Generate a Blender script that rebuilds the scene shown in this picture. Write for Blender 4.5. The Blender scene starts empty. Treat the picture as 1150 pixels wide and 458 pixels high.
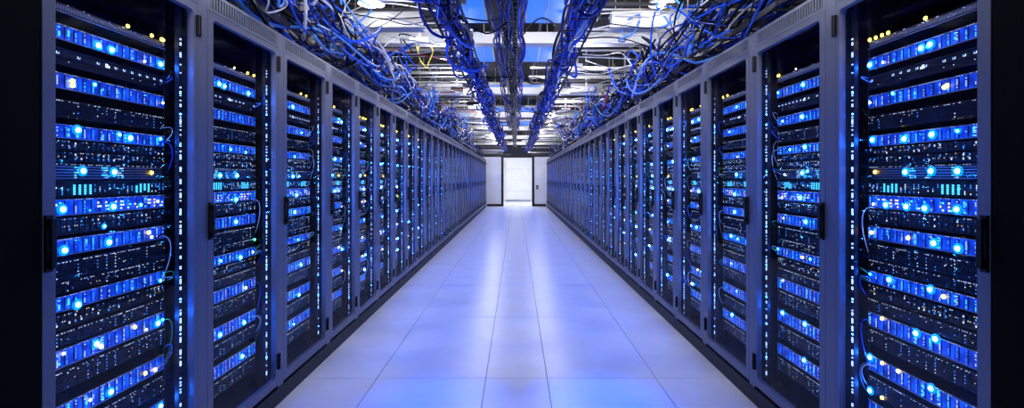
import bpy, bmesh, math, random
from mathutils import Vector, Matrix
random.seed(7)
R = random.Random(11)
sc = bpy.context.scene
C = sc.collection
W = 1.325      # half aisle width
CH = 1.26      # camera height
F = 566.0      # focal length in pixels of the 1150 px frame
PY0 = 200.0    # horizon row
PX0 = 580.0
SP = W + 0.09  # plane of the equipment fronts

# ------------------------------------------------------------------ materials
def pbr(name, col, rough=0.5, metal=0.0, spec=0.5, noise=0.0, nscale=20.0):
    m = bpy.data.materials.new(name); m.use_nodes = True
    nt = m.node_tree; b = nt.nodes['Principled BSDF']
    b.inputs['Base Color'].default_value = (*col, 1)
    b.inputs['Roughness'].default_value = rough
    b.inputs['Metallic'].default_value = metal
    b.inputs['Specular IOR Level'].default_value = spec
    if noise > 0:
        tc = nt.nodes.new('ShaderNodeTexCoord'); n = nt.nodes.new('ShaderNodeTexNoise')
        n.inputs['Scale'].default_value = nscale; n.inputs['Detail'].default_value = 4
        nt.links.new(tc.outputs['Object'], n.inputs['Vector'])
        mr = nt.nodes.new('ShaderNodeMapRange')
        mr.inputs['To Min'].default_value = max(0.02, rough - noise); mr.inputs['To Max'].default_value = rough + noise
        nt.links.new(n.outputs['Fac'], mr.inputs['Value']); nt.links.new(mr.outputs['Result'], b.inputs['Roughness'])
        mx = nt.nodes.new('ShaderNodeMix'); mx.data_type = 'RGBA'
        mx.inputs[6].default_value = (*[c * 0.86 for c in col], 1); mx.inputs[7].default_value = (*[min(1, c * 1.1) for c in col], 1)
        nt.links.new(n.outputs['Fac'], mx.inputs[0]); nt.links.new(mx.outputs[2], b.inputs['Base Color'])
    return m
def emi(name, col, strength, sample=True, base=(0.02, 0.02, 0.03)):
    m = bpy.data.materials.new(name); m.use_nodes = True
    b = m.node_tree.nodes['Principled BSDF']
    b.inputs['Base Color'].default_value = (*base, 1)
    b.inputs['Roughness'].default_value = 0.4
    b.inputs['Emission Color'].default_value = (*col, 1)
    b.inputs['Emission Strength'].default_value = strength
    if not sample: m.cycles.emission_sampling = 'NONE'
    return m

M = {}
M['frame'] = pbr('cabinet_frame_paint', (0.135, 0.15, 0.21), 0.42, 0.2, noise=0.06, nscale=60)
M['shell'] = pbr('cabinet_black', (0.012, 0.012, 0.016), 0.55)
M['black'] = pbr('black_plastic', (0.006, 0.006, 0.008), 0.45, 0, 0.2)
M['plinth'] = pbr('plinth_black', (0.012, 0.012, 0.014), 0.6)
M['rail'] = pbr('rail_metal', (0.025, 0.028, 0.045), 0.4, 0.4, 0.3)
M['chassis'] = pbr('chassis_metal', (0.03, 0.03, 0.045), 0.4, 0.5)
M['darkface'] = pbr('dark_faceplate', (0.008, 0.010, 0.022), 0.5, 0.0, 0.25, noise=0.1, nscale=80)
M['trim'] = pbr('face_edge', (0.35, 0.38, 0.5), 0.35, 0.6)
M['port'] = pbr('port_black', (0.005, 0.005, 0.008), 0.4)
M['metal'] = pbr('galvanised_steel', (0.52, 0.52, 0.53), 0.35, 0.2, noise=0.12, nscale=9)
M['darkmetal'] = pbr('dark_steel', (0.018, 0.018, 0.025), 0.4, 0.6)
M['ceil'] = pbr('ceiling_black', (0.012, 0.012, 0.014), 0.8)
M['wall'] = pbr('dark_wall', (0.02, 0.02, 0.025), 0.8)
M['white'] = pbr('white_wall', (0.80, 0.81, 0.86), 0.55, noise=0.08, nscale=3)
M['joint'] = pbr('tile_joint', (0.03, 0.03, 0.05), 0.8)
M['floor'] = pbr('floor_tile', (0.72, 0.74, 0.82), 0.30, 0.0, 0.5, noise=0.05, nscale=4)
M['led'] = emi('led_cyan', (0.010, 0.15, 1.0), 430)
M['lens'] = emi('led_halo', (0.0, 0.30, 1.0), 1.5, False, (0.02, 0.1, 0.4))  # halo around each LED, put into an emissive disc
M['blank'] = pbr('blank_black', (0.003, 0.003, 0.004), 0.95, 0.0, 0.1)
M['ledy'] = emi('led_yellow', (1.0, 0.62, 0.05), 14)
M['ledw'] = emi('led_white', (0.9, 0.85, 0.7), 9)
M['ledg'] = emi('led_green', (0.05, 1.0, 0.35), 14)
M['dotw'] = emi('dot_white', (0.62, 0.75, 1.0), 1.8, False)
M['dotb'] = emi('dot_blue', (0.05, 0.28, 1.0), 1.8, False)
M['dotc'] = emi('dot_cyan', (0.05, 0.5, 1.0), 3.0, False)
M['doty'] = emi('dot_amber', (1.0, 0.7, 0.3), 1.6, False)
M['rail_light'] = emi('rail_light', (0.3, 0.5, 1.0), 3.0, False)
M['rail_glow'] = emi('rail_glow', (0.01, 0.12, 1.0), 170)
M['tube'] = emi('lamp_tube', (0.93, 0.95, 1.0), 32)
M['panelblue'] = emi('blue_panel', (0.008, 0.14, 1.0), 1.3)
M['endlight'] = emi('end_light', (0.9, 0.92, 1.0), 16)

def face_mat():
    # blue bezel, glow put into its emission: noise makes brighter cells and darker cells
    m = bpy.data.materials.new('glowing_bezel'); m.use_nodes = True
    nt = m.node_tree; b = nt.nodes['Principled BSDF']
    b.inputs['Base Color'].default_value = (0.02, 0.05, 0.30, 1); b.inputs['Roughness'].default_value = 0.35
    tc = nt.nodes.new('ShaderNodeTexCoord'); mp = nt.nodes.new('ShaderNodeMapping')
    mp.inputs['Scale'].default_value = (1, 34, 24)
    v = nt.nodes.new('ShaderNodeTexNoise'); v.inputs['Scale'].default_value = 1.0; v.inputs['Detail'].default_value = 3
    nt.links.new(tc.outputs['Object'], mp.inputs['Vector']); nt.links.new(mp.outputs['Vector'], v.inputs['Vector'])
    cr = nt.nodes.new('ShaderNodeValToRGB')
    cr.color_ramp.elements[0].position = 0.3; cr.color_ramp.elements[0].color = (0.0, 0.004, 0.09, 1)
    cr.color_ramp.elements[1].position = 0.72; cr.color_ramp.elements[1].color = (0.004, 0.10, 0.95, 1)
    e = cr.color_ramp.elements.new(0.5); e.color = (0.0, 0.025, 0.42, 1)
    nt.links.new(v.outputs['Fac'], cr.inputs['Fac']); nt.links.new(cr.outputs['Color'], b.inputs['Emission Color'])
    b.inputs['Emission Strength'].default_value = 1.45
    m.cycles.emission_sampling = 'NONE'
    return m
M['face'] = face_mat()
def glass_mat():
    m = bpy.data.materials.new('tinted_glass'); m.use_nodes = True
    nt = m.node_tree; nt.nodes.clear()
    o = nt.nodes.new('ShaderNodeOutputMaterial'); mx = nt.nodes.new('ShaderNodeMixShader')
    t = nt.nodes.new('ShaderNodeBsdfTransparent'); g = nt.nodes.new('ShaderNodeBsdfGlossy'); fr = nt.nodes.new('ShaderNodeMath'); lw = nt.nodes.new('ShaderNodeLayerWeight'); pw = nt.nodes.new('ShaderNodeMath')
    lw.inputs['Blend'].default_value = 0.5; pw.operation = 'POWER'; pw.inputs[1].default_value = 4.0
    fr.operation = 'MULTIPLY_ADD'; fr.inputs[1].default_value = 0.08; fr.inputs[2].default_value = 0.015
    t.inputs['Color'].default_value = (0.93, 0.94, 0.97, 1)
    g.inputs['Roughness'].default_value = 0.03; g.inputs['Color'].default_value = (0.8, 0.82, 0.95, 1)
    nt.links.new(lw.outputs['Facing'], pw.inputs[0]); nt.links.new(pw.outputs[0], fr.inputs[0])
    nt.links.new(fr.outputs[0], mx.inputs[0]); nt.links.new(t.outputs[0], mx.inputs[1]); nt.links.new(g.outputs[0], mx.inputs[2])
    nt.links.new(mx.outputs[0], o.inputs[0]); return m
M['glass'] = glass_mat()
CABCOL = {'blue': (0.012, 0.09, 0.75), 'pale blue': (0.10, 0.34, 0.95), 'dark blue': (0.004, 0.02, 0.22), 'black': (0.003, 0.003, 0.005),
          'white': (0.75, 0.76, 0.8), 'grey': (0.3, 0.31, 0.34), 'red': (0.5, 0.02, 0.02), 'orange': (0.7, 0.22, 0.03),
          'yellow': (0.7, 0.6, 0.08), 'green': (0.05, 0.4, 0.12)}
for k, c in CABCOL.items(): M['c_' + k] = pbr('cable_' + k.replace(' ', '_'), c, 0.2, 0.0, 0.25 if k in ('black', 'dark blue') else 0.6)

# ------------------------------------------------------------------ mesh helpers
class MB:
    def __init__(s): s.v = []; s.f = []; s.mi = []; s.m = 0
    def box(s, x0, x1, y0, y1, z0, z1):
        n = len(s.v)
        s.v += [(x0,y0,z0),(x1,y0,z0),(x1,y1,z0),(x0,y1,z0),(x0,y0,z1),(x1,y0,z1),(x1,y1,z1),(x0,y1,z1)]
        for q in ((0,3,2,1),(4,5,6,7),(0,1,5,4),(1,2,6,5),(2,3,7,6),(3,0,4,7)):
            s.f.append(tuple(n+i for i in q)); s.mi.append(s.m)
        return s
    def tube(s, pts, r, n=6, cap=True):
        pts = [Vector(p) for p in pts]; base = len(s.v); N = None
        for i, p in enumerate(pts):
            t = (pts[min(i+1, len(pts)-1)] - pts[max(i-1, 0)])
            t = t.normalized() if t.length > 1e-9 else Vector((0,1,0))
            if N is None:
                N = t.orthogonal().normalized()
            N = (N - t * N.dot(t)); N = N.normalized() if N.length > 1e-6 else t.orthogonal().normalized()
            B = t.cross(N)
            for k in range(n):
                a = 2*math.pi*k/n
                s.v.append(tuple(p + (N*math.cos(a) + B*math.sin(a))*r))
        for i in range(len(pts)-1):
            for k in range(n):
                a = base+i*n+k; b = base+i*n+(k+1)%n
                s.f.append((a, b, b+n, a+n)); s.mi.append(s.m)
        if cap:
            s.f.append(tuple(base+k for k in reversed(range(n)))); s.mi.append(s.m)
            e = base+(len(pts)-1)*n
            s.f.append(tuple(e+k for k in range(n))); s.mi.append(s.m)
        return s
    def dome(s, c, r, n=8, rings=3, sq=1.0):       # a dome facing +x
        base = len(s.v)
        for i in range(rings):
            a = (math.pi/2)*i/rings
            for k in range(n):
                t = 2*math.pi*k/n
                s.v.append((c[0]+r*math.sin(a)*0.9, c[1]+r*math.cos(a)*math.cos(t), c[2]+r*math.cos(a)*math.sin(t)*sq))
        s.v.append((c[0]+r*0.9, c[1], c[2])); top = len(s.v)-1
        for i in range(rings-1):
            for k in range(n):
                s.f.append((base+i*n+k, base+i*n+(k+1)%n, base+(i+1)*n+(k+1)%n, base+(i+1)*n+k)); s.mi.append(s.m)
        for k in range(n):
            s.f.append((base+(rings-1)*n+k, base+(rings-1)*n+(k+1)%n, top)); s.mi.append(s.m)
        return s
    def mesh(s, name, mats):
        me = bpy.data.meshes.new(name); me.from_pydata(s.v, [], s.f)
        for m in (mats if isinstance(mats, (list, tuple)) else [mats]): me.materials.append(m)
        if any(s.mi): me.polygons.foreach_set('material_index', s.mi)
        me.update(); return me
def link(name, me, parent=None, loc=(0,0,0), smooth=False):
    o = bpy.data.objects.new(name, me); C.objects.link(o); o.parent = parent; o.location = loc
    if smooth: me.polygons.foreach_set('use_smooth', [True]*len(me.polygons))
    return o
def empty(name, loc=(0,0,0), sx=1):
    o = bpy.data.objects.new(name, None); C.objects.link(o); o.location = loc; o.scale = (sx,1,1); o.empty_display_size = 0.1
    return o
def tag(o, label, cat, group=None, kind=None):
    o['label'] = label; o['category'] = cat
    if group: o['group'] = group
    if kind: o['kind'] = kind
    return o
def struct(name, mb, mats):
    o = link(name, mb.mesh(name, mats)); o['kind'] = 'structure'; return o
def bevel(o, w, seg=2):
    b = o.modifiers.new('bevel', 'BEVEL'); b.width = w; b.segments = seg; b.limit_method = 'ANGLE'; return o
ORD = ['', 'first','second','third','fourth','fifth','sixth','seventh','eighth','ninth','tenth','eleventh','twelfth','thirteenth',
       'fourteenth','fifteenth','sixteenth','seventeenth','eighteenth','nineteenth','twentieth','twenty-first','twenty-second','twenty-third',
       'twenty-fourth','twenty-fifth','twenty-sixth','twenty-seventh','twenty-eighth','twenty-ninth','thirtieth','thirty-first','thirty-second',
       'thirty-third','thirty-fourth','thirty-fifth','thirty-sixth']

# ------------------------------------------------------------------ room shell
Y_END = 22.6; Y_BACK = 29.0; Y0 = -1.0; HC = 3.35; XW = 2.55
fl = MB(); fl.m = 1; fl.box(-XW, XW, Y0, Y_BACK, -0.05, -0.006); fl.m = 0
xs = [-XW, -1.565, -0.879, -0.193, 0.193, 0.879, 1.565, XW]
ys = [Y0] + [3.18 + 1.38*k for k in range(-3, 19)] + [Y_BACK]
ys = [y for y in ys if Y0 <= y <= Y_BACK]
for i in range(len(xs)-1):
    for j in range(len(ys)-1):
        if xs[i] in (-XW,) or xs[i] == 1.565: pass
        fl.box(xs[i]+0.0022, xs[i+1]-0.0022, ys[j]+0.0022, ys[j+1]-0.0022, -0.006, 0.0)
struct('floor', fl, [M['floor'], M['joint']])
struct('ceiling', MB().box(-XW, XW, Y0, Y_BACK, HC, HC+0.1), M['ceil'])
struct('wall_left', MB().box(-XW-0.1, -XW, Y0, Y_BACK, 0, HC), M['wall'])
struct('wall_right', MB().box(XW, XW+0.1, Y0, Y_BACK, 0, HC), M['wall'])
struct('wall_back', MB().box(-XW, XW, Y0-0.1, Y0, 0, HC), M['wall'])
# the far wall: two white panels, black door frame, header, then a white lobby behind
ox0, ox1 = -0.58, 0.70
HT = 2.21
struct('wall_front', MB().box(-XW, ox0-0.10, Y_END, Y_END+0.12, 0, HT).box(ox1+0.10, XW, Y_END, Y_END+0.12, 0, HT), M['white'])
struct('trim_1', MB().box(-XW, XW, Y_END-0.01, Y_END+0.14, HT, HC), M['wall'])
fr = MB().box(ox0-0.10, ox0, Y_END-0.04, Y_END+0.16, 0, HT-0.03).box(ox1, ox1+0.10, Y_END-0.04, Y_END+0.16, 0, HT-0.03).box(ox0-0.10, ox1+0.10, Y_END-0.04, Y_END+0.16, HT-0.03, HT)
struct('trim_2', fr, M['black'])
struct('baseboard_front', MB().box(-W, ox0-0.10, Y_END-0.02, Y_END, 0.0, 0.10).box(ox1+0.10, W, Y_END-0.02, Y_END, 0.0, 0.10), M['black'])
struct('wall_lobby', MB().box(-1.6, 1.6, 27.4, 27.5, 0, HC).box(-1.7, -1.6, Y_END+0.12, 27.5, 0, HC).box(1.6, 1.7, Y_END+0.12, 27.5, 0, HC), M['white'])
d = empty('door_1', (0.06, 27.36, 0)); d['kind'] = 'structure'
dl = link('door_leaf', MB().box(-0.66, 0.74, -0.05, 0.03, 0.02, 2.35).mesh('door_leaf', M['white']), d); bevel(dl, 0.006)
link('kick_plate', MB().box(-0.64, 0.72, -0.058, -0.05, 0.03, 0.10).mesh('kick_plate', M['trim']), d)
for zz in (0.55, 1.15, 1.75): link('door_groove', MB().box(-0.6, 0.68, -0.054, -0.05, zz, zz+0.012).mesh('door_groove', M['metal']), d)
# access reader on the right white panel
rd = empty('access_reader', (0.93, Y_END, 0.85))
tag(rd, 'small black access reader on the white wall panel right of the far doorway', 'card reader')
bevel(link('housing', MB().box(-0.055, 0.055, -0.035, 0, -0.09, 0.09).mesh('housing', M['black']), rd), 0.01)
link('keypad', MB().box(-0.035, 0.035, -0.04, -0.035, -0.05, 0.02).mesh('keypad', M['trim']), rd)
# lobby lamp
lm = empty('ceiling_light', (0.06, 24.6, 3.2))
tag(lm, 'white panel lamp on the ceiling of the lobby beyond the far doorway', 'light')
link('housing', MB().box(-0.6, 0.6, -1.2, 1.2, 0.0, 0.15).mesh('housing', M['metal']), lm)
link('diffuser', MB().box(-0.55, 0.55, -1.15, 1.15, -0.01, 0.0).mesh('diffuser', M['endlight']), lm)

# ------------------------------------------------------------------ cabinets
SEAMS = [1.407, 2.161, 2.867, 3.587]
while SEAMS[-1] + 0.635 < Y_END - 0.02: SEAMS.append(SEAMS[-1] + 0.635)
NR = len(SEAMS)-1
DEPTH = 1.0
ZT = CH + 0.81; ZD = CH + 0.722; ZG = CH + 0.692; ZB = 0.11; ZGB = 0.155
def cab_meshes(L):
    fw, fr_, post = 0.042, 0.024, 0.066           # near stile, far stile, post
    D = {}
    # local frame: x=0 the door face, -x into the cabinet, y from near to far
    D['shell'] = (MB().box(-DEPTH, -0.03, 0.0, 0.018, 0.09, ZT-0.004).box(-DEPTH, -0.03, L-0.018, L, 0.09, ZT-0.004)
                  .box(-DEPTH, -0.03, 0.018, L-0.018, ZT-0.03, ZT-0.004).box(-DEPTH, -DEPTH+0.02, 0.018, L-0.018, 0.09, ZT-0.03)
                  .box(-DEPTH, -0.03, 0.018, L-0.018, 0.09, 0.12)).mesh('shell', M['shell'])
    D['plinth'] = MB().box(-DEPTH+0.02, -0.002, 0, L, 0, 0.088).mesh('plinth', M['plinth'])
    # front post with the top rail and bottom rail of the carcass
    D['front_post'] = MB().box(-0.03, 0.0, L-post, L-0.0015, ZB-0.015, ZT).mesh('front_post', M['frame'])
    g = MB().box(-0.03, -0.001, 0.0015, L-post-0.0015, ZT-0.014, ZT).box(-0.03, -0.001, 0.0015, L-post-0.0015, ZD+0.003, ZD+0.016)
    y = 0.0015; yl = L-post-0.0015
    g.box(-0.03, -0.001, y, y+0.02, ZD+0.016, ZT-0.014).box(-0.03, -0.001, yl-0.02, yl, ZD+0.016, ZT-0.014)
    n = int((yl-y-0.04)/0.021)
    for i in range(n):
        yy = y+0.02+(i+0.5)*(yl-y-0.04)/n
        g.box(-0.008, -0.002, yy-0.0045, yy+0.0045, ZD+0.016, ZT-0.014)
    g.m = 1; g.box(-0.028, -0.024, y+0.01, yl-0.01, ZD+0.010, ZT-0.01)
    D['vent_panel'] = g.mesh('vent_panel', [M['frame'], M['shell']])
    d = MB()
    y1 = L-post-0.0015; gy0 = fw; gy1 = y1-fr_
    # door frame as an extruded ring with rounded glass corners
    def rr(a0, a1, b0, b1, r, n=5):
        P = []
        for (cy, cz, s) in ((a1-r, b1-r, 0), (a0+r, b1-r, 90), (a0+r, b0+r, 180), (a1-r, b0+r, 270)):
            for k in range(n+1):
                t = math.radians(s+90*k/n); P.append((cy+r*math.cos(t), cz+r*math.sin(t)))
        return P
    ou = rr(0.0015, y1, ZB, ZD, 0.002); inn = rr(gy0, gy1, ZGB, ZG, 0.02)
    N = len(ou); b = 0
    for X, P in ((0.0, ou), (0.0, inn), (-0.026, ou), (-0.026, inn)):
        for p in P: d.v.append((X, p[0], p[1]))
    for k in range(N):
        q = (k+1) % N
        d.f += [(k, q, N+q, N+k), (2*N+q, 2*N+k, 3*N+k, 3*N+q), (k, 2*N+k, 2*N+q, q), (N+q, 3*N+q, 3*N+k, N+k)]; d.mi += [0]*4
    D['door'] = d.mesh('door', M['frame'])
    D['glass_pane'] = MB().box(-0.017, -0.013, gy0-0.004, gy1+0.004, ZGB-0.004, ZG+0.004).mesh('glass_pane', M['glass'])
    h = MB(); hy = 0.016
    h.box(0.0005, 0.008, hy-0.011, hy+0.011, 0.995, 1.155)
    h.box(0.008, 0.016, hy-0.008, hy+0.008, 1.005, 1.03).box(0.008, 0.016, hy-0.008, hy+0.008, 1.12, 1.145).box(0.014, 0.021, hy-0.008, hy+0.008, 1.005, 1.145)
    D['handle'] = h.mesh('handle', M['black'])
    hg = MB().box(0.0005, 0.008, L-post-0.012, L-post+0.014, 0, 0.085); hg.tube([(0.008, L-post, 0.0), (0.008, L-post, 0.085)], 0.007, 8)
    D['hinge'] = hg.mesh('hinge', M['black'])
    r = MB()
    r.box(-0.115, -0.095, 0.075, 0.087, 0.125, ZT-0.035)
    D['mounting_rail'] = r.mesh('mounting_rail', M['rail'])
    ys2 = L-0.137
    r = MB().box(-0.115, -0.095, ys2, ys2+0.012, 0.125, ZT-0.035)
    D['mounting_rail2'] = r.mesh('mounting_rail', M['rail'])
    # vertical lit strip beside the cable space
    r = MB().box(-0.060, -0.043, ys2+0.018, ys2+0.036, 0.125, ZT-0.1); r.m = 1
    z = 0.16; rr_ = random.Random(int(L*1000))
    while z < ZG-0.1:
        hgt = rr_.choice([0.004, 0.004, 0.006, 0.006, 0.012, 0.02])
        if rr_.random() < 0.8: r.box(-0.043, -0.041, ys2+0.023, ys2+0.031, z, z+hgt)
        z += hgt+rr_.choice([0.006, 0.01, 0.012, 0.03])
    D['light_strip'] = r.mesh('light_strip', [M['rail'], M['rail_light']])
    D['dims'] = (gy0, gy1, ys2)
    return D
CM = {}
cabs = {}
SIDE = {-1: 'left', 1: 'right'}
for side in (-1, 1):
    for i in range(NR):
        L = round(SEAMS[i+1]-SEAMS[i], 3)
        if L not in CM: CM[L] = cab_meshes(L)
        D = CM[L]
        sx = -side * 1
        root = empty('server_cabinet', (side*W, SEAMS[i], 0), sx)
        tag(root, f'grey framed glass-door server cabinet, {ORD[i+1]} from the camera in the {SIDE[side]} row', 'server cabinet', f'server cabinets of the {SIDE[side]} row')
        link('shell', D['shell'], root); link('plinth', D['plinth'], root); link('front_post', D['front_post'], root)
        link('vent_panel', D['vent_panel'], root)
        dr = link('door', D['door'], root); link('glass_pane', D['glass_pane'], dr); link('handle', D['handle'], dr)
        for hz in (CH+0.59, 0.20): link('hinge', D['hinge'], dr, (0, 0, hz))
        link('mounting_rail', D['mounting_rail'], root); link('mounting_rail', D['mounting_rail2'], root)
        if i < 16: link('light_strip', D['light_strip'], root)
        cabs[(side, i)] = (root, D['dims'], L)
    # black solid-door cabinet nearest the camera
    root = empty('blank_cabinet', (side*W, 0.66, 0), -side)
    tag(root, f'plain black cabinet with a solid door at the {SIDE[side]} edge, nearest the camera', 'cabinet', None)
    bevel(link('shell', MB().box(-DEPTH, -0.03, 0, 0.743, 0, ZT).mesh('shell', M['blank']), root), 0.004)
    dd = link('door', MB().box(-0.029, 0, 0.003, 0.740, 0.11, ZD).mesh('door', M['blank']), root); bevel(dd, 0.004)
    link('handle', CM[0.754]['handle'], dd)

# ------------------------------------------------------------------ rack equipment
# rows measured from the photograph: (kind, z bottom, z top) relative to the eye height
ROWS = [('shelf', 0.515, 0.545), ('lit', 0.430, 0.478), ('icon', 0.352, 0.404), ('lit', 0.278, 0.328), ('mesh', 0.190, 0.246), ('lit', 0.124, 0.168),
        ('ports', 0.086, 0.118), ('ports', 0.052, 0.082), ('glow', -0.008, 0.046), ('bars', -0.060, -0.012), ('litw', -0.118, -0.066), ('ports', -0.178, -0.124),
        ('lit', -0.242, -0.190), ('mesh', -0.318, -0.258), ('mesh', -0.362, -0.322), ('lit', -0.416, -0.368), ('ports', -0.47, -0.424), ('mesh', -0.525, -0.478),
        ('lit', -0.590, -0.533), ('mesh', -0.664, -0.600), ('lit', -0.765, -0.705), ('mesh', -0.855, -0.785), ('lit', -0.945, -0.885), ('mesh', -1.03, -0.96)]
NAME = {'shelf': 'patch_shelf', 'lit': 'rack_server', 'litw': 'rack_server', 'icon': 'storage_unit', 'mesh': 'storage_unit', 'ports': 'network_switch', 'glow': 'network_switch', 'bars': 'network_switch'}
CAT = {'patch_shelf': 'shelf', 'rack_server': 'server', 'storage_unit': 'storage unit', 'network_switch': 'network switch'}
UD = 0.55
def unit_meshes(kind, H, L, seed):
    q = random.Random(seed); D = {}
    D['chassis'] = MB().box(-UD, -0.004, 0, L, 0, H).mesh('chassis', M['chassis'])
    D['extra'] = []
    dots = MB()   # mats: 0 white, 1 blue, 2 cyan, 3 amber
    def dot(y, z, w, h, m): dots.m = m; dots.box(0.002, 0.0035, y, y+w, z, z+h)
    if kind in ('lit', 'litw'):
        D['face'] = ('bezel', MB().box(-0.004, 0.0, 0, L, 0.004, H-0.004).mesh('bezel', M['face']))
        e = MB().box(-0.004, 0.003, 0, L, 0, 0.003).box(-0.004, 0.003, 0, L, H-0.003, H)
        D['extra'].append(('edge_trim', e.mesh('edge_trim', M['trim'])))
        bay = MB(); n = 16
        for i in range(n):
            y = (i+0.5)*L/n
            bay.box(0, 0.002, y-0.0012, y+0.0012, 0.005, H-0.005)
            if kind == 'litw' and q.random() < 0.7:
                for r in range(3):
                    for c in range(2):
                        if q.random() < 0.6: dot(y-0.010+c*0.009, 0.008+r*(H-0.016)/3, 0.006, (H-0.02)/3*0.6, q.choice([0, 0, 0, 2, 3, 1]))
            else:
                k = int((H-0.012)/0.0048); m = q.choice([0, 0, 1, 1, 2])
                for r in range(k):
                    if q.random() < 0.62: dot(y+0.004, 0.007+r*0.0048, 0.0028, 0.0022, m)
                if q.random() < 0.25:
                    for r in range(k):
                        if q.random() < 0.7: dot(y+0.009, 0.007+r*0.0048, 0.006, 0.0028, 2 if q.random() < 0.6 else 1)
        D['extra'].append(('drive_bays', bay.mesh('drive_bays', M['port'])))
        for i in range(int(L/0.010)):
            if q.random() < 0.45: dot(i*0.010, H-0.0025, 0.003, 0.0016, 0)
    else:
        D['face'] = ('faceplate', MB().box(-0.004, 0.0, 0, L, 0, H).mesh('faceplate', M['darkface']))
        if kind == 'mesh':
            g = MB(); n = int(L/0.008)
            for r in range(max(2, int(H/0.012))):
                for i in range(n):
                    g.box(0, 0.0012, i*0.008+0.001+(r % 2)*0.004, i*0.008+0.0055+(r % 2)*0.004, 0.004+r*0.012, 0.0115+r*0.012)
            D['extra'].append(('grille', g.mesh('grille', M['rail'])))
            for i in range(n*2):
                if q.random() < 0.30: dot(i*0.004, H-0.006, 0.0018, 0.0016, 0)
                if q.random() < 0.08: dot(i*0.004, q.uniform(0.006, H-0.012), 0.0022, 0.0016, q.choice([0, 0, 1, 3]))
            for i in range(14):
                if q.random() < 0.6:
                    y = (i+0.4)*L/14
                    for r in range(int(H/0.012)):
                        if q.random() < 0.6: dot(y, 0.006+r*0.011, 0.002, 0.003, q.choice([0, 1, 1]))
        elif kind == 'icon':
            g = MB().box(0, 0.003, 0, L, H*0.48, H*0.54).box(0, 0.003, 0, L, 0, 0.003).box(0, 0.003, 0, L, H-0.003, H)
            D['extra'].append(('edge_trim', g.mesh('edge_trim', M['rail'])))
            for i in range(14):
                y = (i+0.5)*L/14
                if q.random() < 0.75:
                    dot(y-0.005, H*0.62, 0.010, 0.0015, 0); dot(y-0.005, H*0.62, 0.0015, 0.007, 0); dot(y+0.0035, H*0.62, 0.0015, 0.007, 1)
                if q.random() < 0.5: dot(y, H*0.25, 0.002, 0.002, 0)
            y = L*q.uniform(0.45, 0.6); dot(y, H*0.55, 0.009, 0.013, 0); dot(y+0.012, H*0.55, 0.005, 0.008, 0)
        elif kind == 'ports':
            g = MB(); n = 24
            for i in range(n):
                for r in range(2):
                    y = (i+0.5)*L/n; z = H*(0.18+0.42*r); g.box(0, 0.0015, y-0.007, y+0.007, z, z+H*0.26)
                    for t in (0, 1):
                        if q.random() < 0.40: dot(y-0.005+t*0.008, z+H*0.29, 0.0022, 0.0022, q.choice([0, 0, 1, 1, 3]))
                    if q.random() < 0.28: dot(y-0.003, z+H*0.06, 0.003, 0.006, q.choice([0, 1]))
            D['extra'].append(('port_block', g.mesh('port_block', M['port'])))
        elif kind == 'glow':
            g = MB()
            for r in range(5): g.box(0, 0.0015, L*0.04, L*0.97, H*(0.12+0.17*r), H*(0.12+0.17*r)+0.002)
            D['extra'].append(('louvres', g.mesh('louvres', M['trim'])))
            for c in (0.22, 0.42, 0.55):
                for r in range(5):
                    for t in range(3):
                        if q.random() < 0.7: dot(L*c+t*0.009, H*(0.16+0.15*r), 0.0065, 0.003, q.choice([0, 2, 2, 1]))
            for i in range(50):
                if q.random() < 0.5: dot(i*L/50, H*0.93, 0.002, 0.002, 0)
        elif kind == 'bars':
            for i in range(26):
                y = (i+0.5)*L/26
                hot = 5 <= i % 13 <= 8
                for r in range(5):
                    if q.random() < (0.95 if hot else 0.5): dot(y, H*(0.15+0.14*r), 0.007 if hot else 0.002, H*0.10, 2 if hot else q.choice([0, 1, 1]))
            g = MB().box(0, 0.003, 0, L, 0, 0.002).box(0, 0.003, 0, L, H-0.002, H)
            D['extra'].append(('edge_trim', g.mesh('edge_trim', M['rail'])))
        elif kind == 'shelf':
            g = MB()
            for i in range(int(L/0.009)): g.box(0, 0.004, i*0.009, i*0.009+0.006, H*0.25, H*0.75)
            g.box(0, 0.006, 0, L, 0, 0.003)
            D['extra'].append(('cable_bar', g.mesh('cable_bar', M['trim'])))
            for i in range(int(L/0.006)):
                if q.random() < 0.5: dot(i*0.006, H*q.uniform(0.3, 0.9), 0.0025, 0.002, 0)
    D['dots'] = dots.mesh('indicator_lights', [M['dotw'], M['dotb'], M['dotc'], M['doty']]) if dots.v else None
    return D
led_me = {}
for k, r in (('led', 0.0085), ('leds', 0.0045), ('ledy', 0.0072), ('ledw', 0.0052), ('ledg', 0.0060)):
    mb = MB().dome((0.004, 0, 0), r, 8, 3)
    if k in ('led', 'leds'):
        mb.m = 1; R2 = 0.0175 if k == 'led' else 0.010; mb.tube([(0.0005, 0, 0), (0.0038, 0, 0), (0.0042, 0, 0)], R2, 12, True)  # flat glowing disc behind the dome stands in for its halo
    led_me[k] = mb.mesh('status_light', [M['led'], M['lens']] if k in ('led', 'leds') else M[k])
    led_me[k].polygons.foreach_set('use_smooth', [True]*len(led_me[k].polygons))

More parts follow.
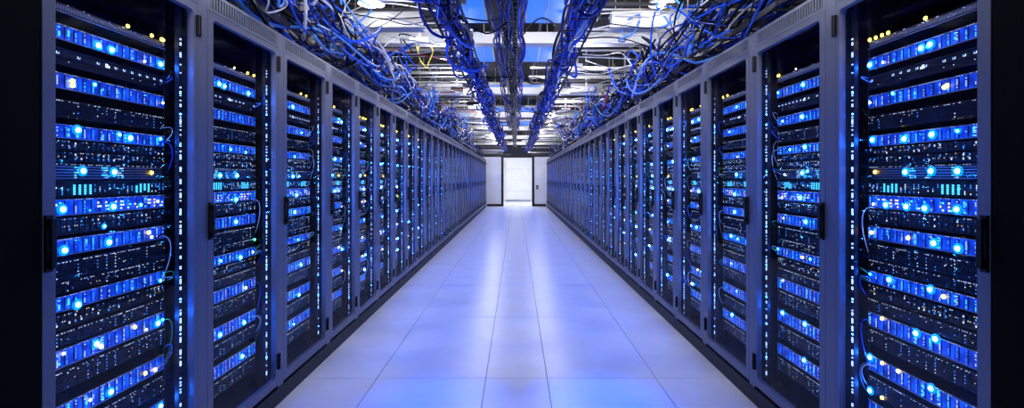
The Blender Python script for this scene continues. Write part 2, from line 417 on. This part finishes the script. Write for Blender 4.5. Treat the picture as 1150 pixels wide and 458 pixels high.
# status lights read off the photograph: (px, py, kind)
LEDPX = {
 (-1, 0): [(109,51,'led'),(124,56,'led'),(179,72,'led'),(161,69,'ledw'),(80,91,'ledy'),(80,96,'ledy'),(105,95,'leds'),(189,117,'ledw'),(86,146,'led'),(133,151,'leds'),
           (145,155,'led'),(179,156,'leds'),(92,192,'led'),(127,193,'led'),(169,194,'ledy'),(69,235,'led'),(126,232,'led'),(157,230,'leds'),(176,226,'ledw'),
           (71,281,'led'),(121,272,'led'),(166,261,'ledy'),(169,266,'ledw'),(116,254,'leds'),(86,342,'led'),(179,315,'leds'),(107,386,'led'),(176,363,'led'),(190,356,'leds'),
           (112,389,'ledy'),(150,367,'ledy'),(163,370,'ledw'),(123,440,'led'),(100,449,'ledw'),(162,419,'ledy'),(173,415,'ledy'),(179,456,'led'),
           (142,25,'ledy'),(169,35,'ledy'),(180,40,'ledy'),(190,43,'ledy'),(199,46,'ledy'),(70,397,'ledw')],
 (1, 0): [(978,73,'led'),(1036,54,'led'),(1046,50,'led'),(993,70,'ledw'),(1065,96,'ledy'),(1062,98,'ledy'),(1004,105,'leds'),(970,117,'ledw'),(981,157,'led'),(1017,156,'led'),
          (1048,151,'led'),(1077,147,'leds'),(1018,193,'led'),(1047,192,'led'),(1077,192,'led'),(984,193,'ledy'),(996,230,'led'),(1019,232,'led'),(1040,234,'led'),(1076,235,'led'),
          (982,229,'ledw'),(980,261,'ledy'),(1021,267,'ledy'),(1050,273,'led'),(1077,279,'led'),(978,308,'leds'),(1000,314,'led'),(1046,325,'led'),(1061,333,'ledy'),(992,356,'ledy'),
          (1030,374,'led'),(1052,380,'led'),(978,401,'led'),(992,405,'ledy'),(1010,412,'ledy'),(1047,436,'led'),(978,444,'led'),(992,451,'ledy'),
          (966,36,'ledy'),(985,35,'ledy'),(992,33,'ledy'),(999,30,'ledy'),(1041,15,'ledy')],
 (-1, 1): [(245,94,'led'),(251,97,'led'),(278,105,'led'),(258,168,'leds'),(275,171,'leds'),(246,197,'led'),(265,197,'led'),(264,224,'led'),(264,249,'led'),(285,268,'ledg'),(269,289,'led'),
           (247,293,'leds'),(275,323,'ledy'),(246,376,'led'),(273,362,'led'),(271,400,'led'),(277,81,'ledy'),(284,83,'ledy'),(262,74,'ledw'),(283,283,'ledw')],
 (1, 1): [(872,105,'leds'),(903,95,'led'),(880,136,'leds'),(902,131,'led'),(888,168,'leds'),(905,165,'led'),(882,196,'ledw'),(902,194,'led'),(908,192,'leds'),(879,222,'ledw'),(900,222,'led'),
          (881,245,'ledw'),(906,249,'led'),(870,278,'leds'),(902,289,'ledy'),(911,291,'leds'),(880,315,'ledw'),(880,351,'led'),(905,363,'led'),(904,400,'led'),(870,82,'ledy'),(876,80,'ledy'),(895,72,'ledw')],
 (-1, 2): [(328,120,'led'),(338,149,'leds'),(330,176,'leds'),(328,198,'led'),(335,198,'leds'),(332,219,'led'),(330,238,'led'),(334,269,'leds'),(337,297,'led'),(335,331,'led'),(329,364,'leds'),(337,104,'ledy'),(343,106,'ledy')],
 (1, 2): [(828,120,'leds'),(820,148,'leds'),(829,176,'ledw'),(828,196,'led'),(826,218,'led'),(826,238,'led'),(822,265,'led'),(829,268,'leds'),(822,296,'ledw'),(828,327,'leds'),(823,351,'led'),(812,106,'ledy'),(818,104,'ledy')],
}
def ledworld(side, px, py):
    d = abs(px-PX0); return F*SP/d, CH+(PY0-py)/d*SP
# generic pattern for the others, relative to the lit stretch of the row
proto = {}
for (px, py, k) in LEDPX[(-1, 0)]:
    y, z = ledworld(-1, px, py); proto.setdefault('a', []).append(((y-SEAMS[0]-0.09)/0.53, z, k))
for (px, py, k) in LEDPX[(1, 0)]:
    y, z = ledworld(1, px, py); proto.setdefault('b', []).append(((y-SEAMS[0]-0.09)/0.53, z, k))

def rowz(r): return CH+ROWS[r][1], CH+ROWS[r][2]
UM = {}
NIND = 12
units = {}
ordc = {}
for i in range(NIND):
    for side in (-1, 1):
        root, (gy0, gy1, ys2), L = cabs[(side, i)]
        y0 = 0.088; UL = round(ys2-0.0015-y0, 3)
        cnt = {}
        objs = []
        for r, (kind, a, b) in enumerate(ROWS):
            z0, z1 = rowz(r); H = round(z1-z0, 4)
            var = (i*5+r*3+(0 if side < 0 else 1)) % (2 if kind in ('litw','glow','bars','icon','shelf') else 3)
            key = (kind, H, UL, var)
            if key not in UM: UM[key] = unit_meshes(kind, H, UL, hash((kind, H, var)) if False else int(H*10000)*7+var*131+len(kind)*17)
            D = UM[key]; nm = NAME[kind]
            o = empty(nm, (side*SP, SEAMS[i]+y0, z0), -side)
            cnt[nm] = cnt.get(nm, 0)+1
            look = {'lit': 'blue glowing rack server', 'litw': 'bright blue and white lit rack server', 'icon': 'dark storage unit with drive icons', 'mesh': 'black grille-fronted storage unit',
                    'ports': 'dark network switch with rows of tiny port lights', 'glow': 'louvred network switch with glowing blue lamps', 'bars': 'dark network switch with cyan light bars',
                    'shelf': 'dotted metal patch shelf with yellow lights'}[kind]
            tag(o, f'{look}, {ORD[r+1]} down in {ORD[i+1]} {SIDE[side]}-row cabinet', CAT[nm], f'{CAT[nm]}s in the cabinets')
            link('chassis', D['chassis'], o)
            link(D['face'][0], D['face'][1], o)
            for (n_, me_) in D['extra']: link(n_, me_, o)
            if D['dots']: link('indicator_lights', D['dots'], o)
            objs.append((o, z0, z1))
        units[(side, i)] = objs
        q = random.Random(i*10+side)
        L_ = []
        if (side, i) in LEDPX:
            for (px, py, k) in LEDPX[(side, i)]:
                y, z = ledworld(side, px, py); L_.append((y-SEAMS[i]-y0, z, k))
        else:
            for (u, z, k) in proto['a' if (i+(side > 0)) % 2 else 'b']:
                if q.random() < 0.72: L_.append(((u+q.uniform(-0.12, 0.12))*UL, z, k))
            if q.random() < 0.5: L_.append((UL*0.8, CH+q.choice([0.49, -0.2]), 'ledg'))
        for (yy, z, k) in L_:
            yy = min(max(yy, 0.012), UL-0.012)
            if z > CH+0.546:            # yellow lights stand on the shelf of the top row
                o, z0, z1 = objs[0]; zz = z1+0.006
            else:
                o, z0, z1 = min(objs, key=lambda t: 0 if t[1] <= z <= t[2] else min(abs(z-t[1]), abs(z-t[2])))
                zz = min(max(z, z0+0.008), z1-0.008)
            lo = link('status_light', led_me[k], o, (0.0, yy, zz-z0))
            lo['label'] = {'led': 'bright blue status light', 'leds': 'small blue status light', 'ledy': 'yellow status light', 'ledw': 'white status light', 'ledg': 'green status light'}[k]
        # strip lamps in the cable space
        dr = root
        lm_ = MB()
        q2 = random.Random(5+i)
        for zz in [0.26, 0.48, 0.60, 0.77, 0.98, 1.09, 1.30, 1.39, 1.55, 1.62]:
            if q2.random() < 0.85: lm_.dome((-0.043, ys2+0.027, zz+q2.uniform(-0.03, 0.03)), 0.0034, 6, 2)
        me = lm_.mesh('strip_lamps', M['rail_glow']); link('strip_lamps', me, root)

# far cabinets: their equipment, too small to tell apart
fu = MB(); fl2 = MB(); ful = MB()
q = random.Random(3)
for i in range(NIND, NR):
    for side in (-1, 1):
        y0 = SEAMS[i]+0.09; y1 = SEAMS[i+1]-0.142
        for r, (kind, a, b) in enumerate(ROWS):
            x0 = side*SP; x1 = side*(SP+UD)
            fu.m = 0 if kind in ('lit', 'litw') else 1
            fu.box(min(x0, x1), max(x0, x1), y0, y1, CH+a, CH+b)
            for t in range(9 if kind in ('lit', 'litw', 'bars', 'glow') else 4):
                yy = q.uniform(y0, y1-0.02); zz = q.uniform(CH+a+0.005, CH+b-0.012); fl2.m = q.choice([0, 1, 1, 2])
                fl2.box(min(x0, x0-side*0.003), max(x0, x0-side*0.003), yy, yy+0.008, zz, zz+0.007)
        for t in range(10):
            yy = q.uniform(y0+0.02, y1-0.02); r = q.choice([1, 3, 5, 8, 10, 12, 15, 18, 20]); zz = CH+(ROWS[r][1]+ROWS[r][2])/2
            b0 = len(ful.v); ful.dome((0, yy, zz), 0.009, 6, 2)
            for j in range(b0, len(ful.v)):
                vx, vy, vz = ful.v[j]; ful.v[j] = (side*SP - side*(vx+0.002), vy, vz)
o = link('distant_equipment', fu.mesh('distant_equipment', [M['face'], M['darkface']]))
tag(o, 'mass of blue-lit and dark units in the farthest cabinets of both rows', 'rack equipment', None, 'stuff')
p = link('indicator_lights', fl2.mesh('indicator_lights', [M['dotw'], M['dotb'], M['dotc']]), o); p['kind'] = 'stuff'
p = link('status_lights', ful.mesh('status_lights', M['led']), o); p['kind'] = 'stuff'

# patch leads in the near cabinets
PC = ['white', 'black', 'grey', 'blue', 'green', 'black', 'pale blue']
for i in range(7):
    for side in (-1, 1):
        root, (gy0, gy1, ys2), L = cabs[(side, i)]
        q = random.Random(100+i*2+side)
        for n in range(13):
            z = CH+ROWS[q.choice([2, 3, 4, 5, 8, 10, 12, 15, 18, 20])][1]+q.uniform(0.0, 0.03)
            y = SEAMS[i]+ys2-q.uniform(0.015, 0.05); ye = SEAMS[i]+ys2+q.uniform(0.004, 0.03); dz = q.uniform(-0.20, 0.08)
            x = SP-0.004; sag = q.uniform(0.01, 0.05)
            P0 = Vector((x, y, z)); P3 = Vector((x+0.012, ye, z+dz)); P1 = P0+Vector((-0.028, 0.03, sag)); P2 = P3+Vector((-0.045, 0.006, abs(dz)*0.7))
            pts = []
            for k in range(13):
                t = k/12; v = P0*(1-t)**3+P1*3*t*(1-t)**2+P2*3*t*t*(1-t)+P3*t**3
                pts.append((side*v.x, v.y, v.z))
            c = PC[n % len(PC)]
            o = link('patch_lead', MB().tube(pts, 0.0023, 5).mesh('patch_lead', M['c_'+c]), smooth=True)
            tag(o, f'thin {c} patch lead beside the units in the {ORD[i+1]} {SIDE[side]}-row cabinet', 'cable', f'{c} patch leads in the {ORD[i+1]} {SIDE[side]}-row cabinet')

# ------------------------------------------------------------------ overhead: trays, beams, lamps, cables
def spline(ctrl, n):
    out = []
    P = [ctrl[0]]+ctrl+[ctrl[-1]]
    for i in range(1, len(P)-2):
        for k in range(n):
            t = k/n; a, b, c, d = P[i-1], P[i], P[i+1], P[i+2]
            out.append(0.5*((2*b)+(c-a)*t+(2*a-5*b+4*c-d)*t*t+(3*b-a-3*c+d)*t*t*t))
    out.append(ctrl[-1].copy()); return out
# cross beams: steel channel, full width
BEAMS = [5.45+3.3*k for k in range(6)]
for k, y in enumerate(BEAMS):
    b = MB(); z = CH+1.46
    b.box(-XW, XW, y, y+0.012, z, z+0.12).box(-XW, XW, y+0.012, y+0.16, z, z+0.012).box(-XW, XW, y+0.012, y+0.16, z+0.108, z+0.12)
    o = link('cross_beam', b.mesh('cross_beam', M['metal']))
    tag(o, f'wide steel channel beam across the ceiling, {ORD[k+1]} of its kind from the camera', 'beam', 'channel beams across the ceiling')
# slim crossbars
q = random.Random(21); ncb = 0; y = 3.9
CB = []
while y < 22:
    if all(not (by-0.12 < y < by+0.25) for by in BEAMS): CB.append(y)
    y += q.choice([0.08, 0.11, 0.16, 0.24])
cnt = {}
for n, y in enumerate(CB):
  for s_ in (-1, 1):
    if q.random() < 0.12: continue
    z = CH+q.uniform(1.46, 1.74) if y < 14.5 else CH+(q.uniform(1.36-0.035*(y-14.5), 1.5) if y < 19.8 else q.uniform(1.0, 1.14))
    t = q.choice(['slat', 'slat', 'pipe', 'angle'])
    mt = M['metal'] if q.random() < 0.55 else M['darkmetal']
    xa = s_*q.choice([0.5, 0.56, 0.62, 0.75, 0.2 if y > 7 else 0.6]); xb = s_*XW
    if xa > xb: xa, xb = xb, xa
    hh = q.choice([0.008, 0.012, 0.016, 0.025, 0.045]); b = MB()
    if t == 'slat': b.box(xa, xb, y, y+0.03, z, z+hh)
    elif t == 'pipe': b.tube([(xa, y, z), ((xa+xb)/2, y, z-0.004), (xb, y, z)], 0.014, 10)
    else: b.box(xa, xb, y, y+0.006, z, z+hh).box(xa, xb, y+0.006, y+0.05, z, z+0.005)
    nm = {'slat': 'ceiling_bar', 'pipe': 'ceiling_pipe', 'angle': 'ceiling_bar'}[t]
    look = ('pale steel' if mt is M['metal'] else 'dark')+{'pipe': ' round pipe', 'slat': ' slim bar', 'angle': ' angle bar'}[t]; sd = SIDE[s_]
    o = link(nm, b.mesh(nm, mt))
    tag(o, f'{look} running across the {sd} part of the ceiling above the cables', 'pipe' if t == 'pipe' else 'bar', f'{look}s across the {sd} of the ceiling')
# clutter: small boxes clipped to the crosspieces
q = random.Random(5); used_ = set()
for n in range(40):
    s_ = -1 if n % 2 else 1; x = s_*q.uniform(0.6, 1.7); z = CH+1.40
    y = q.choice([c for c in CB if all(not (l-0.12 < c < l+0.32) for l in (4.55, 4.75, 8.35, 11.65, 14.95, 18.25, 21.3)) and c < 19 and (c, s_) not in used_])
    used_.add((c_ := y, s_))
    w_ = q.uniform(0.05, 0.16); h_ = q.uniform(0.03, 0.07)
    o = empty('junction_box', (x, y-0.045, z)); c = q.choice(['white', 'white', 'black', 'grey'])
    tag(o, f'small {c} junction box clipped under the {"left" if s_ < 0 else "right"} part of the crosspieces', 'junction box', f'{c} junction boxes under the {"left" if s_ < 0 else "right"} of the ceiling')
    bevel(link('box_body', MB().box(-w_, w_, 0, 0.04, 0, h_).mesh('box_body', M['c_'+c]), o), 0.004)
    link('bracket', MB().box(-0.012, 0.012, 0.04, 0.046, 0, HC-z).mesh('bracket', M['metal']), o)
# long struts
for n, (x, z) in enumerate([(-1.02, CH+1.60), (1.06, CH+1.60), (-0.30, CH+1.78), (0.30, CH+1.78)]):
    b = MB().box(x-0.02, x+0.02, 2.0, Y_END-0.02, z+0.13, z+0.17)
    o = link('ceiling_strut', b.mesh('ceiling_strut', M['darkmetal']))
    tag(o, 'dark steel strut running the length of the ceiling, ' + ['above the left lamps', 'above the right lamps', 'left of the central cable ladder', 'right of the central cable ladder'][n], 'strut', 'lengthwise ceiling struts')
# tube lamps
LY = [4.75, 8.35, 11.65, 14.95, 18.25, 21.3]
for k, y in enumerate(LY):
    for side in (-1, 1):
        xc = side*1.26; z = CH+1.43
        o = empty('tube_lamp', (xc, y, z))
        tag(o, f'pale box lamp with two bare tubes hung over the {SIDE[side]} side, {ORD[k+1]} from the camera', 'light', 'tube lamps under the ceiling')
        b = MB().box(-0.36, 0.36, 0.0, 0.20, 0.0, 0.012).box(-0.36, 0.36, 0.0, 0.012, 0.012, 0.13).box(-0.36, 0.36, 0.0, 0.20, 0.13, 0.142).box(-0.38, 0.38, -0.012, 0.0, -0.01, 0.025)
        link('housing', b.mesh('housing', M['metal']), o)
        for zz in (0.045, 0.10):
            link('lamp_tube', MB().tube([(-0.33, 0.14, zz), (0.33, 0.14, zz)], 0.013, 8).mesh('lamp_tube', M['tube']), o)
        e = MB()
        for xe in (-0.345, 0.33): e.box(xe, xe+0.015, 0.06, 0.19, 0.012, 0.13)
        link('tube_holder', e.mesh('tube_holder', M['white']), o)
        for xe in (-0.3, 0.3): link('hanger_rod', MB().tube([(xe, 0.13, 0.13), (xe, 0.13, HC-z)], 0.004, 6).mesh('hanger_rod', M['metal']), o)
# round bulkhead lamps just before the first box lamps
for side in (-1, 1):
    o = empty('bulkhead_lamp', (side*1.31, 4.55, CH+1.60))
    tag(o, f'bright round lamp hanging before the first box lamp on the {SIDE[side]}', 'light', None)
    mb = MB(); 
    for rr_, zz in ((0.11, -0.03), (0.10, 0.0), (0.05, 0.05), (0.03, 0.10)): pass
    prof = [(0.12, -0.03), (0.11, 0.0), (0.06, 0.05), (0.03, 0.09), (0.03, 0.13)]
    for a_, (r1, z1) in enumerate(prof):
        for k in range(20): mb.v.append((r1*math.cos(k*math.pi/10), r1*math.sin(k*math.pi/10), z1))
    for a_ in range(len(prof)-1):
        for k in range(20): mb.f.append((a_*20+k, a_*20+(k+1)%20, (a_+1)*20+(k+1)%20, (a_+1)*20+k)); mb.mi.append(0)
    link('reflector', mb.mesh('reflector', M['metal']), o, smooth=True)
    bm = bmesh.new(); bmesh.ops.create_uvsphere(bm, u_segments=16, v_segments=10, radius=0.05); me = bpy.data.meshes.new('bulb'); bm.to_mesh(me); bm.free()
    me.materials.append(M['tube']); link('bulb', me, o, (0, 0, -0.02), True)
    link('hanger_rod', MB().tube([(0, 0, 0.12), (0, 0, HC-CH-1.60)], 0.006, 6).mesh('hanger_rod', M['metal']), o)
# blue light panels
for k, y in enumerate([3.75, 7.0, 10.3, 13.6, 16.9]):
    for n, (x0, x1) in enumerate([(-0.66, -0.36), (0.12, 0.56)]):
        LL = 2.4 if k == 0 else 1.2
        o = empty('blue_light_panel', ((x0+x1)/2, y, CH+1.90)); h = (x1-x0)/2
        tag(o, f'glowing blue ceiling panel {"left" if n == 0 else "right"} of the central cable ladder, {ORD[k+1]} from the camera', 'light', 'blue ceiling panels')
        link('frame', MB().box(-h-0.015, h+0.015, -0.015, LL+0.015, 0.0, 0.06).mesh('frame', M['metal']), o)
        link('diffuser', MB().box(-h, h, 0, LL, -0.006, 0.0).mesh('diffuser', M['panelblue']), o)
        if n: link('divider', MB().box(-0.008, 0.008, 0, LL, -0.016, -0.006).mesh('divider', M['metal']), o)
        link('hanger_rod', MB().tube([(0, LL/2, 0.06), (0, LL/2, HC-CH-1.90)], 0.005, 6).mesh('hanger_rod', M['metal']), o)

# trays
def ladder(name, x, z, w, y0, y1, label, step=0.30):
    b = MB().box(x-w/2-0.01, x-w/2, y0, y1, z, z+0.035).box(x+w/2, x+w/2+0.01, y0, y1, z, z+0.035)
    o = link('cable_tray', b.mesh('cable_tray', M['darkmetal'])); tag(o, label, 'cable tray')
    rm = MB().box(x-w/2, x+w/2, 0, 0.015, z, z+0.01).mesh('rung', M['darkmetal']); y = y0+0.05; k = 0
    while y < y1 and k < 98: link('rung', rm, o, (0, y, 0)); y += step*(1+k*0.012); k += 1
    hm = MB().tube([(0, 0, z+0.05), (0, 0, HC)], 0.004, 5).mesh('hanger_rod', M['metal']); y = y0+0.4
    while y < y1:
        if not (0.3 < abs(x) < 0.8 and any(p0-0.1 < y < p0+pl+0.1 for p0, pl in ((3.75, 2.4), (7.0, 1.2), (10.3, 1.2), (13.6, 1.2), (16.9, 1.2)))):
            for s in (-1, 1): link('hanger_rod', hm, o, (x+s*(w/2+0.005), y, 0))
        y += 1.65
ladder('c', -0.06, CH+1.28, 0.13, 2.2, Y_END-0.1, 'narrow black cable ladder along the middle of the ceiling', 0.10)
ladder('l', -0.52, CH+1.22, 0.22, 2.6, Y_END-0.1, 'black cable tray of blue cables left of the middle ladder')
ladder('r', 0.50, CH+1.22, 0.22, 2.6, Y_END-0.1, 'black cable tray of blue cables right of the middle ladder')
ladder('sl', -1.62, CH+0.95, 0.34, 2.2, Y_END-0.1, 'cable tray on the tops of the left cabinet row')
ladder('sr', 1.62, CH+0.95, 0.34, 2.2, Y_END-0.1, 'cable tray on the tops of the right cabinet row')

def cable(pts, r, col, label, group, n=6):
    o = link('network_cable', MB().tube(pts, r, n).mesh('network_cable', M['c_'+col]), smooth=True)
    tag(o, label, 'cable', group)
def pick(q, table):
    t = q.random()*sum(w for _, w in table)
    for c, w in table:
        t -= w
        if t <= 0: return c
    return table[-1][0]
def bundle(q, cx, cz, rad, y0, y1, ncab, table, label, group, wob=0.03, seg=0.16, rr=(0.006, 0.011), drop=0.0, stray=0.15):
    ph = q.uniform(0, 6.28)
    for n in range(ncab):
        a = q.uniform(0, 6.28); ra = rad*math.sqrt(q.random()); tw = q.uniform(-1.2, 1.2)
        pts = []; y = y0+q.uniform(0, 0.3); f1 = q.uniform(2.2, 5.0); p1 = q.uniform(0, 6.28); f2 = q.uniform(3.0, 7.0); p2 = q.uniform(0, 6.28)
        amp = wob*(1+(3.0*q.random() if q.random() < stray else 0))
        ye = y1-q.uniform(0, 0.5)
        while y < ye:
            aa = a+tw*(y-y0)
            sagz = -drop*abs(math.sin((y+ph)*math.pi/1.65))
            pts.append(Vector((cx+ra*math.cos(aa)+amp*math.sin(f1*y+p1), y, cz+ra*math.sin(aa)*0.8+amp*math.cos(f2*y+p2)+sagz)))
            if abs(cx) > 1: pts[-1].z = max(pts[-1].z, ZT+0.02+q.uniform(0, 0.03))
            y += seg*q.uniform(0.7, 1.3)*(1 if y < 9 else 2.2)
        if len(pts) < 4: continue
        col = pick(q, table)
        cable(spline(pts, 2), q.uniform(*rr), col, label.format(col), group.format(col))
q = random.Random(77)
BL = [('blue', 6), ('dark blue', 7), ('pale blue', 2), ('black', 4), ('white', 1)]
for s, x in ((-1, -0.52), (1, 0.50)):
    lab = '{} cable in the hanging bundle ' + ('left' if s < 0 else 'right') + ' of the middle ladder'
    bundle(q, x, CH+1.27, 0.088, 2.6, Y_END-0.2, 30, BL, lab, '{} cables of the ' + SIDE[s] + ' hanging bundle', wob=0.034, rr=(0.007, 0.015), seg=0.12, stray=0.3)
bundle(q, -0.06, CH+1.31, 0.06, 2.2, Y_END-0.2, 12, [('black', 6), ('dark blue', 2)], '{} cable laid in the middle cable ladder', '{} cables of the middle ladder', wob=0.012, rr=(0.008, 0.014))
for dx in (-0.11, 0.11):
    bundle(q, -0.06+dx, CH+1.30, 0.03, 2.2, 14, 5, [('blue', 3), ('dark blue', 3), ('pale blue', 1)], '{} cable hugging the ' + ('left' if dx < 0 else 'right') + ' edge of the middle ladder', '{} cables at the ' + ('left' if dx < 0 else 'right') + ' edge of the middle ladder', wob=0.02)
SD = [('blue', 7), ('dark blue', 5), ('pale blue', 3), ('white', 1.5), ('black', 9)]
for s in (-1, 1):
    lab = '{} cable in the tangle above the ' + SIDE[s] + ' cabinet row'; grp = '{} cables above the ' + SIDE[s] + ' cabinet row'
    bundle(q, s*1.55, CH+1.06, 0.13, 2.3, Y_END-0.3, 22, SD, lab, grp, wob=0.05, drop=0.03, stray=0.4, rr=(0.005, 0.013))
    bundle(q, s*1.36, CH+1.20, 0.10, 2.3, 15, 14, SD, lab, grp, wob=0.06, drop=0.08, stray=0.5, rr=(0.005, 0.012))
    bundle(q, s*1.30, CH+1.00, 0.07, 3.2, 12, 8, SD, lab, grp, wob=0.05, drop=0.05, stray=0.5)
    # loose loops hanging out of the tangle
    for n in range(29):
        y = 2.6+14*(q.random()**1.6); x = s*q.uniform(1.05, 1.6); z = CH+q.uniform(0.92, 1.35)
        sp = q.uniform(0.25, 0.6); dip = q.uniform(0.06, 0.18)
        c = [Vector((x, y, z+0.1)), Vector((x-s*q.uniform(0, 0.12), y+sp*0.25, z+0.02-dip*0.4)), Vector((x-s*q.uniform(-0.05, 0.15), y+sp*0.5, z-dip*0.6)),
             Vector((x-s*q.uniform(-0.1, 0.1), y+sp*0.8, z)), Vector((x+s*q.uniform(-0.15, 0.1), y+sp*0.7, z+0.14)), Vector((x+s*q.uniform(-0.1, 0.1), y+sp*0.3, z+0.16)), Vector((x, y+sp*0.1, z+0.05))]
        for v in c: v.z = max(v.z, ZT+0.03)
        col = pick(q, [('blue', 4), ('white', 4), ('black', 2), ('pale blue', 3), ('red', 0.6), ('orange', 0.7), ('yellow', 0.7), ('green', 0.4)])
        cable(spline(c, 5), q.uniform(0.0045, 0.0065) if col in ('white', 'green', 'yellow', 'red', 'orange') else q.uniform(0.006, 0.010), col, f'{col} cable looping out of the tangle above the {SIDE[s]} cabinet row', f'{col} cable loops above the {SIDE[s]} row')
    # cables slung crosswise under the bars
    for n in range(34):
        y = 3.8+10*(q.random()**1.4); xa = s*q.uniform(1.2, 1.7); xb = s*q.uniform(0.45, 0.8); z = CH+q.uniform(1.25, 1.42)
        c = [Vector((xa, y, CH+1.15)), Vector((xa*0.8+xb*0.2, y+q.uniform(-0.2, 0.3), z)), Vector((xa*0.45+xb*0.55, y+q.uniform(-0.2, 0.3), z-q.uniform(0, 0.08))), Vector((xb, y+q.uniform(-0.3, 0.3), CH+1.3))]
        col = pick(q, [('black', 3), ('white', 4), ('grey', 3), ('red', 0.5)])
        cable(spline(c, 6), q.uniform(0.003, 0.007), col, f'{col} cable slung across between the {SIDE[s]} tangle and the {SIDE[s]} hanging bundle', f'{col} slung cables on the {SIDE[s]}')
for n in range(10):
    y = 3.4+7*q.random(); c = [Vector((-0.5, y, CH+1.25)), Vector((-0.25, y+q.uniform(-0.4, 0.4), CH+q.uniform(1.18, 1.45))), Vector((-0.05, y+q.uniform(-0.3, 0.3), CH+1.27))]
    if n % 2: c = [Vector((-v.x-0.02, v.y, v.z)) for v in c]
    cable(spline(c, 6), 0.008, 'black', 'black cable crossing to the middle ladder from the ' + ('right' if n % 2 else 'left') + ' bundle', 'black cables crossing from the ' + ('right' if n % 2 else 'left') + ' bundle')

# ------------------------------------------------------------------ lights
def spot(name, loc, col, power, ang, blend=1.0, size=0.15):
    l = bpy.data.lights.new(name, 'SPOT'); l.energy = power; l.color = col; l.spot_size = math.radians(ang); l.spot_blend = blend; l.shadow_soft_size = size
    o = bpy.data.objects.new(name, l); C.objects.link(o); o.location = loc; return o
def area(name, loc, col, power, sx, sy, rot=(0,0,0)):
    l = bpy.data.lights.new(name, 'AREA'); l.energy = power; l.color = col; l.shape = 'RECTANGLE'; l.size = sx; l.size_y = sy
    o = bpy.data.objects.new(name, l); C.objects.link(o); o.location = loc; o.rotation_euler = rot; return o
for x in (-0.45, 0.47): spot('blue_floor_fill', (x, 2.85, CH+1.15), (0.0, 0.09, 1.0), 520, 24, size=0.03)  # added spots without fixtures, make the near blue floor patches
for k in range(24):
    for x in (-0.52, 0.52): spot('blue_floor_fill', (x, 3.7+0.78*k, CH+1.15), (0.03, 0.15, 1.0), 85, 30, size=0.03)  # added spots without fixtures, lay blue bands along the floor
for k in range(26):
    y = 1.5+0.8*k
    for x in (-1.04, 1.04): spot('white_floor_fill', (x, y, CH+1.15), (1.0, 0.94, 0.95), 36, 25, size=0.03)  # added spots without fixtures, whiten the floor edges
    spot('white_floor_fill', (0.0, y+0.3, CH+1.15), (0.98, 0.93, 1.0), 27+1.5*k, 21, size=0.03)  # added spot without a fixture, whitens the middle of the floor
# added point lights without fixtures, brightening upper frames on both sides of the aisle
for k in range(10):
    for x in (-0.78, 0.78):
        l = bpy.data.lights.new('upper_fill', 'POINT'); l.energy = 14; l.color = (1, 0.98, 0.97); l.shadow_soft_size = 0.04
        o = bpy.data.objects.new('upper_fill', l); C.objects.link(o); o.location = (x, 1.4+2.1*k, CH+1.38)
# added area fills over the aisle and behind the camera, brightening the ceiling
for k in range(7):
    for x in (-1.0, 0.0, 1.0): area('flood_fill', (x, 0.3+3.3*k, CH+1.62), (1.0, 0.98, 0.98), 12 if k == 0 else 3.6, 0.5, 0.16, (math.radians(90), 0, 0)).data.spread = math.radians(100)
# added area fills above the cabinet tops, lighting tangles and ceiling from below
for k in range(10):
    for s in (-1, 1): area('upward_fill', (s*1.98, 2.2+2.1*k, ZT+0.10), (1.0, 0.98, 0.98), 3.5, 0.12, 0.8, (0, math.radians(s*-40+180), 0))
area('end_fill', (0.06, 21.0, CH+1.15), (0.93, 0.94, 1.0), 22, 2.0, 0.2, (math.radians(40), 0, 0))  # added fill without a fixture, brightens the far wall

w = bpy.data.worlds.new('world'); sc.world = w; w.use_nodes = True
w.node_tree.nodes['Background'].inputs[0].default_value = (0.01, 0.012, 0.02, 1); w.node_tree.nodes['Background'].inputs[1].default_value = 0.2

cam = bpy.data.cameras.new('camera'); co = bpy.data.objects.new('camera', cam); C.objects.link(co)
co.location = (0, 0, CH); co.rotation_euler = (math.pi/2, 0, 0)
cam.sensor_width = 36; cam.lens = 36*F/1150; cam.shift_x = (575-PX0)/1150; cam.shift_y = -(229-PY0)/1150; cam.clip_start = 0.05
sc.camera = co
vs = sc.view_settings
vs.view_transform = 'Standard'; vs.look = 'None'; vs.exposure = 0.0; vs.gamma = 1.0; vs.use_curve_mapping = False
sc.cycles.use_denoising = True
sc.cycles.max_bounces = 6; sc.cycles.diffuse_bounces = 3; sc.cycles.glossy_bounces = 3; sc.cycles.transparent_max_bounces = 12
sc.cycles.sample_clamp_indirect = 4.0; sc.cycles.sample_clamp_direct = 0
